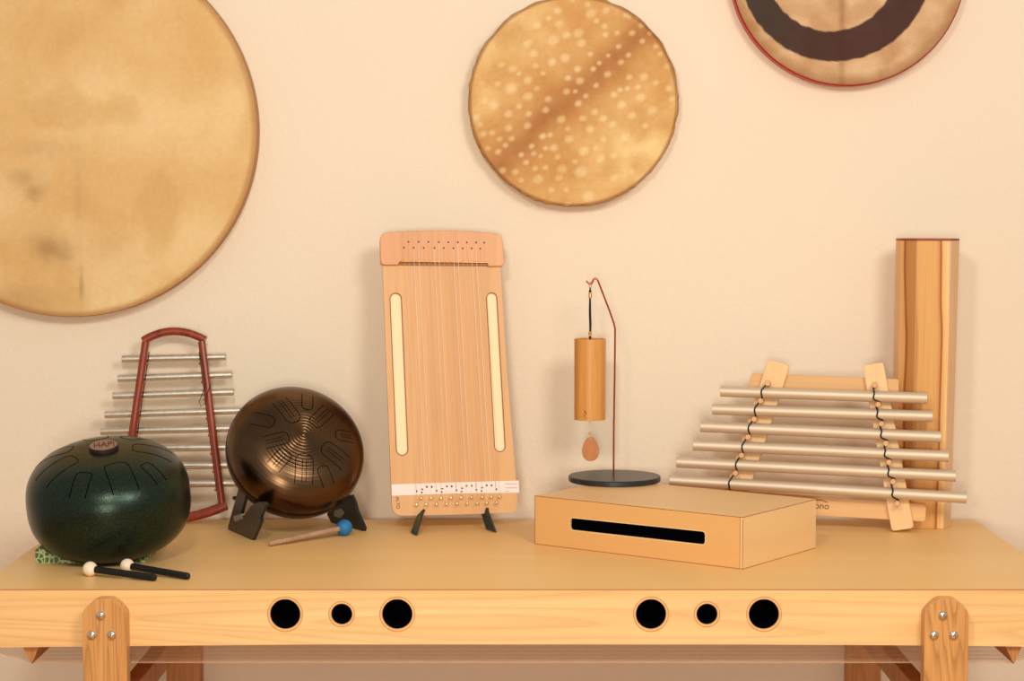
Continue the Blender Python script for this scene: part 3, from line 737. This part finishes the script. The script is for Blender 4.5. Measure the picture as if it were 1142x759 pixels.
G().box(.0006, BW-.0006, .0006, BD-.0006, BH-.0002, BH+.0012).build('top_panel', 'plytop', bx, smooth=False, bevel=.0004)
g = G(); e = .0012; q = .00012
for b_ in ((-q, BW+q, -q, e, BH-e*.3, BH+.0008), (BW-e, BW+q, -q, BD+q, BH-e*.3, BH+.0008), (-q, e, -q, BD, BH-e*.3, BH+.0008), (-q, BW+q, BD-e, BD+q, BH-e*.3, BH+.0008),
           (-q, BW+q, -q, e, 0, e*.9), (BW-e, BW+q, -q, BD+q, 0, e*.9), (-q, e, -q, e, 0, BH), (BW-tk-.0004, BW-tk+.0006, -q, e, 0, BH), (BW-e*.6, BW+q, -q, e*.5, 0, BH*.97)): g.box(*b_)
g.build('burnt_edges', 'edge', bx, smooth=False)
so = [Vector(p) for p in slot]; cc = sum(so, Vector((0, 0)))/len(so)
def offs(L, d):
    o = []
    for i, p in enumerate(L):
        a = Vector(L[i-1]); b = Vector(L[(i+1) % len(L)]); t_ = (b-a).normalized(); n_ = Vector((t_.y, -t_.x))
        if (Vector(p)-cc).dot(n_) < 0: n_ = -n_
        o.append(tuple(Vector(p)+n_*d))
    return o
G().prism(offs(slot, .0016), -.0001, .003, [offs(slot, -.0004)], ax=(0, 2, 1)).build('slot_rim', 'plyside', bx, smooth=False)
# black sheet behind the slot, standing in for the shade inside
G().box(tk+.0005, BW-tk-.0005, tk+.03, tk+.031, .003, BH-.004).build('slot_shade_sheet', 'black', bx, smooth=False)
G().box(tk+.0005, BW-tk-.0005, tk+.0005, BD-tk-.001, .001, .003).build('bottom_panel', 'black', bx, smooth=False)  # bottom coloured black as part of the painted shade inside
# ---------------------------------------------------------------- bamboo wind chime on its own stand
KY = 4.238
kb = Vector((.2215, KY, TOP+BH+.0013))
KM = Matrix.Translation(kb)
ks_ = thing('chime_stand', 'thin copper rod stand with hooked top on a round black base, on the plywood box', 'stand', KM)
G().lathe([(0, .0), (.0975, 0), (.0995, .0015), (.0995, .0105), (.0980, .012), (0, .012)], 96).build('base', 'discb', ks_)
def K(x, y): return on_y(x, y, KY)-kb
rod = [K(684, 529), K(684.5, 480), K(685.5, 420), K(686, 374), K(686, 366), K(684.5, 360), K(680, 347), K(673.5, 330), K(669, 318.5), K(667, 313), K(665.5, 311), K(663.8, 310.3), K(662, 311.3), K(660.8, 314), K(659.4, 316.3), K(657.8, 316.6), K(656, 315.4), K(653.8, 313)]
rod[0].x = rod[1].x = K(684.5, 480).x
G().tube([Vector((rod[0].x, 0, .010))]+[Vector((p.x, 0, p.z)) for p in rod[1:]], .0020, 10).build('rod', 'copper', ks_)
hk = on_y(658.2, 318.5, KY)
WM = Matrix.Translation(Vector((hk.x, KY, on_y(658, 467.5, KY).z)))
wc = thing('wind_chime', 'bamboo cylinder wind chime hanging on a black cord with a wooden drop below', 'wind chime', WM)
def W(x, y): p = on_y(x, y, KY)-WM.translation; p.y = 0; return p
rw = 17.6*(KY)/FPX; zt_ = W(658, 377.5).z
G().lathe([(rw-.003, .002), (rw-.003, 0), (rw, 0), (rw, zt_-.0004), (rw-.0006, zt_), (rw-.003, zt_), (rw-.003, zt_-.006), (0, zt_-.006)], 64).build('cylinder', 'bamboo', wc)
G().lathe([(rw-.0029, zt_-.0055), (rw-.0028, .004), (0, .005)], 48).build('resonator_floor', 'slitb', wc)
zh = W(658, 317.5).z
G().tube([(0, 0, zt_-.007), (.0006, 0, zt_+.03), (-.0004, 0, zt_+.06), (0, 0, zh-.006)], [.0016, .0028, .0028, .0016], 8).build('cord', 'cord', wc)
G().tube([(.004*math.cos(t_)*.55, .0, zh-.006+.006+.007*math.sin(t_)-.001) for t_ in [2*PI*k/16-PI/2 for k in range(17)]], .0007, 6).build('cord_loop', 'brass', wc)
for z0, z1 in ((W(0, 332).z, W(0, 326).z), (W(0, 374).z, W(0, 369.5).z)):
    G().tube([(0, 0, z0), (0, 0, z1)], .0034, 12).build('cord_binding', 'brass', wc)
for z0 in (W(0, 324.5).z, W(0, 376.3).z): G().ball((0, 0, z0), .0030, 12).build('knot', 'cord', wc)
G().tube([(0, 0, .004), (.0, 0, W(0, 481).z), (0, 0, W(0, 487.5).z)], .0007, 6).build('clapper_cord', 'string', wc)
G().tube([(0, 0, W(0, 485).z), (0, 0, W(0, 481).z)], .0015, 8).build('cord_binding', 'brass', wc)
pt = []
for k in range(29):
    t_ = 2*PI*k/28; r_ = 1-.16*math.cos(t_); pt.append((.0182*math.sin(t_)*(1-.20*math.cos(t_)), .0262*math.cos(t_)))
pc = W(658.6, 500.5)
G().prism([(pc.x+a, pc.z+b) for a, b in pt[:-1]], -.0022, .0022, ax=(0, 2, 1)).build('clapper', 'pendant', wc, bevel=.0008)
# small burnt mark low on the bamboo
g = G()
for a0, z0, z1, w in ((-.42, .017, .023, .0009), (-.36, .0145, .019, .0010), (-.44, .010, .0135, .0011), (-.38, .006, .0085, .0008)):
    th = math.asin(max(-1, min(1, a0+.05)))
    g.tube([((rw+.0001)*math.sin(th), -(rw+.0001)*math.cos(th), z0), ((rw+.0001)*math.sin(th+.04), -(rw+.0001)*math.cos(th+.04), (z0+z1)/2), ((rw+.0001)*math.sin(th), -(rw+.0001)*math.cos(th), z1)], w*.7, 6)
g.build('burnt_mark', 'burn', wc)
# ---------------------------------------------------------------- octagonal wooden post
PY0 = 4.216
pa, pb = on_z(1003, 590.5, TOP).x, on_y(1061.5, 588, 4.235).x
pw = (pb-pa)/2; pcx = (pa+pb)/2
PM = Matrix.Translation((pcx, PY0+pw, TOP))
po = thing('octagonal_chime_post', 'tall octagonal post of striped wood standing at the right behind the tube rack', 'wooden post', PM)
tl_, tr_ = on_y(1004.8, 266, 4.245), on_y(1070, 267, 4.245); tw = (tr_.x-tl_.x)/2; tcx = (tl_.x+tr_.x)/2-pcx; hh = tl_.z-TOP-.004
def octo(w, cx, cy, z):
    k = .31
    return [(cx-w, cy-w*(1-2*k*.9), z), (cx-w+w*2*k*.72, cy-w, z), (cx+w-w*2*k*.62, cy-w, z), (cx+w, cy-w+w*2*k*.8, z), (cx+w, cy+w*.4, z), (cx+w*.4, cy+w, z), (cx-w*.4, cy+w, z), (cx-w, cy+w*.4, z)]
g = G(); R0 = [g.b.verts.new(p) for p in octo(pw, 0, 0, 0)]; R1 = [g.b.verts.new(p) for p in octo(tw, tcx, 0, hh)]
for k in range(8): g.b.faces.new((R0[k], R0[(k+1) % 8], R1[(k+1) % 8], R1[k]))
g.b.faces.new(R0[::-1]); g.b.faces.new(R1); g.build('body', 'post', po, smooth=False, bevel=.0012)
g = G(); g.prism([(p[0], p[1]) for p in octo(tw, tcx, 0, 0)], hh+.0002, hh+.004); g.build('end_cap', 'postcap', po, smooth=False)
# ---------------------------------------------------------------- aluminium tube rack
KR = frame(on_z(1007, 592.5, TOP)+Vector((0, -.012, .0012)), R_(-11), R_(6.5))
def Q(x, y, z=0): return loc(KR, x, y, z)
def Q2(x, y, z=0): p = loc(KR, x, y, z); return (p.x, p.y)
rk = thing('tube_chime_rack', 'pale wooden rack with six thick satin aluminium tubes tied by black cord', 'chime', KR)
def low(p): return (p[0], max(p[1], .0005))
# slanted upright boards
dl = Vector(Q2(804, 577))-Vector(Q2(857, 405))
uA = Vector(Q2(856.5, 400.5)); uB = Vector(Q2(881, 407)); ldir = (Vector(Q2(808, 545))-Vector(Q2(845, 432))).normalized()
tL = uA.y/abs(ldir.y)
G().prism(rounded([tuple(uA), tuple(uB), tuple(uB+ldir*((uB.y-.0006)/abs(ldir.y))), tuple(uA+ldir*((uA.y-.0006)/abs(ldir.y)))], [.009, .009, .004, .004]), -.014, 0).build('upright_board', 'maple', rk, bevel=.001)
G().prism(rounded([low(Q2(962, 407.5)), low(Q2(985, 403.5)), low(Q2(1019.5, 588.5)), low(Q2(994.5, 593.5))], [.008, .008, .009, .008]), -.014, 0).build('upright_board', 'maple', rk, bevel=.001)
# rails behind the boards
G().prism(rounded([Q2(839, 416, -.015), Q2(1002.5, 422.5, -.015), Q2(1002.5, 440, -.015), Q2(834, 433, -.015)], .006), -.0245, -.0145).build('rail', 'maplex', rk, bevel=.001)
G().prism(rounded([Q2(800, 545, -.015), Q2(1033, 562, -.015), Q2(1032, 581.5, -.015), Q2(795, 568, -.015)], .006), -.0245, -.0145).build('rail', 'maplex', rk, bevel=.001)
at6 = [(803.5, 436, 1034, 443.8), (794.5, 456, 1040, 464), (781.4, 475.3, 1049.6, 487), (773, 496, 1058, 508.6), (754.8, 515, 1066, 530.6), (747, 535.2, 1078, 554.8)]
ra = .01205; za = ra+.004
for x0, y0, x1, y1 in at6:
    G().pipe(Q(x0, y0, za), Q(x1, y1, za), ra, .002, 40).build('chime_tube', 'alu', rk)
def tube_at(i, x):
    x0, y0, x1, y1 = at6[i]; return Q(x, y0+(y1-y0)*(x-x0)/(x1-x0), za)
for pegs in ([(856.5, 427.5), (848.5, 447), (841.5, 467.3), (834.6, 487.2), (827.3, 507.6), (820.6, 527.3), (812, 549)], [(975.5, 429.5), (979.3, 451), (983.2, 472.4), (988, 494.2), (991.4, 515.3), (995.8, 536.8), (1000.5, 561)]):
    P = []
    for i, (x, y) in enumerate(pegs):
        b = Q(x, y, .012)
        G().lathe([(0, 0), (.0062, 0), (.0062, .0245), (.0052, .0262), (0, .0265)], 18, M4=Matrix.Translation((b.x, b.y, 0)) @ Matrix.Rotation(0, 4, 'X')).build('peg', 'peg', rk)
        b = Vector((b.x, b.y, .021))
        P.append(b+Vector((-.0035 if i % 1 == 0 else 0, -.004, .002)))
        if i < 6:
            n_ = Q(*pegs[i+1], .012); c_ = tube_at(i, (x+pegs[i+1][0])/2-1.5)
            P.append(Vector((c_.x-.0015, c_.y+.007, za+ra*.92))); P.append(Vector((c_.x-.003, c_.y, za+ra+.0016))); P.append(Vector((c_.x-.002, c_.y-.007, za+ra*.92)))
            P.append(Vector((n_.x+.003, n_.y+.006, .021)))
    # smooth the lacing
    S = []
    for i in range(len(P)-1):
        p0, p1, p2, p3 = P[max(i-1, 0)], P[i], P[i+1], P[min(i+2, len(P)-1)]
        for k in range(4):
            t_ = k/4; S.append(.5*((2*p1)+(p2-p0)*t_+(2*p0-5*p1+4*p2-p3)*t_*t_+(3*p1-p0-3*p2+p3)*t_**3))
    S.append(P[-1])
    G().tube(S, .0017, 8).build('lacing_cord', 'cord', rk)
lc_ = Q(916.5, 564, -.0145)
text('lettering', 'ono', .0235, 'burn', rk, Matrix.Translation((lc_.x, lc_.y, -.0142)) @ Matrix.Rotation(R_(-2), 4, 'Z') @ Matrix.Diagonal((.85, .85, 1, 1)), .0003)
g = G(); g.tube([Q(908+15*k/10, 559.5-3.6*math.sin(PI*(.3+.62*k/10))+1.5, -.0142) for k in range(11)], .0007, 6); g.build('logo_arc', 'burn', rk)
# ---------------------------------------------------------------- light
sc = bpy.context.scene
w = bpy.data.worlds.new('room'); sc.world = w; w.use_nodes = True
w.node_tree.nodes['Background'].inputs[0].default_value = (1.0, .93, .84, 1); w.node_tree.nodes['Background'].inputs[1].default_value = .50
def lamp(name, pos, target, size, power, col, shape='DISK'):
    l = bpy.data.lights.new(name, 'AREA'); l.shape = shape; l.size = size; l.energy = power; l.color = col
    o = bpy.data.objects.new(name, l); C.objects.link(o); o.location = pos
    o.rotation_euler = (Vector(target)-Vector(pos)).to_track_quat('-Z', 'Y').to_euler(); return o
lamp('ceiling_lamp', (1.15, 1.3, 2.5), (.1, 4.3, 1.0), .85, 40, (1, .97, .92))
lamp('ceiling_lamp', (-.40, 1.5, 2.35), (-.2, 4.3, .9), .35, 22, (1, .95, .88))
lamp('front_fill', (-.15, -.7, 1.15), (0, 4.3, .8), .6, 52, (1, .94, .84))  # added fill from behind the camera, brightens fronts and the wall under the table
vs_ = sc.view_settings; vs_.view_transform = 'Standard'; vs_.look = 'None'; vs_.gamma = 1; vs_.use_curve_mapping = False; vs_.exposure = -0.13
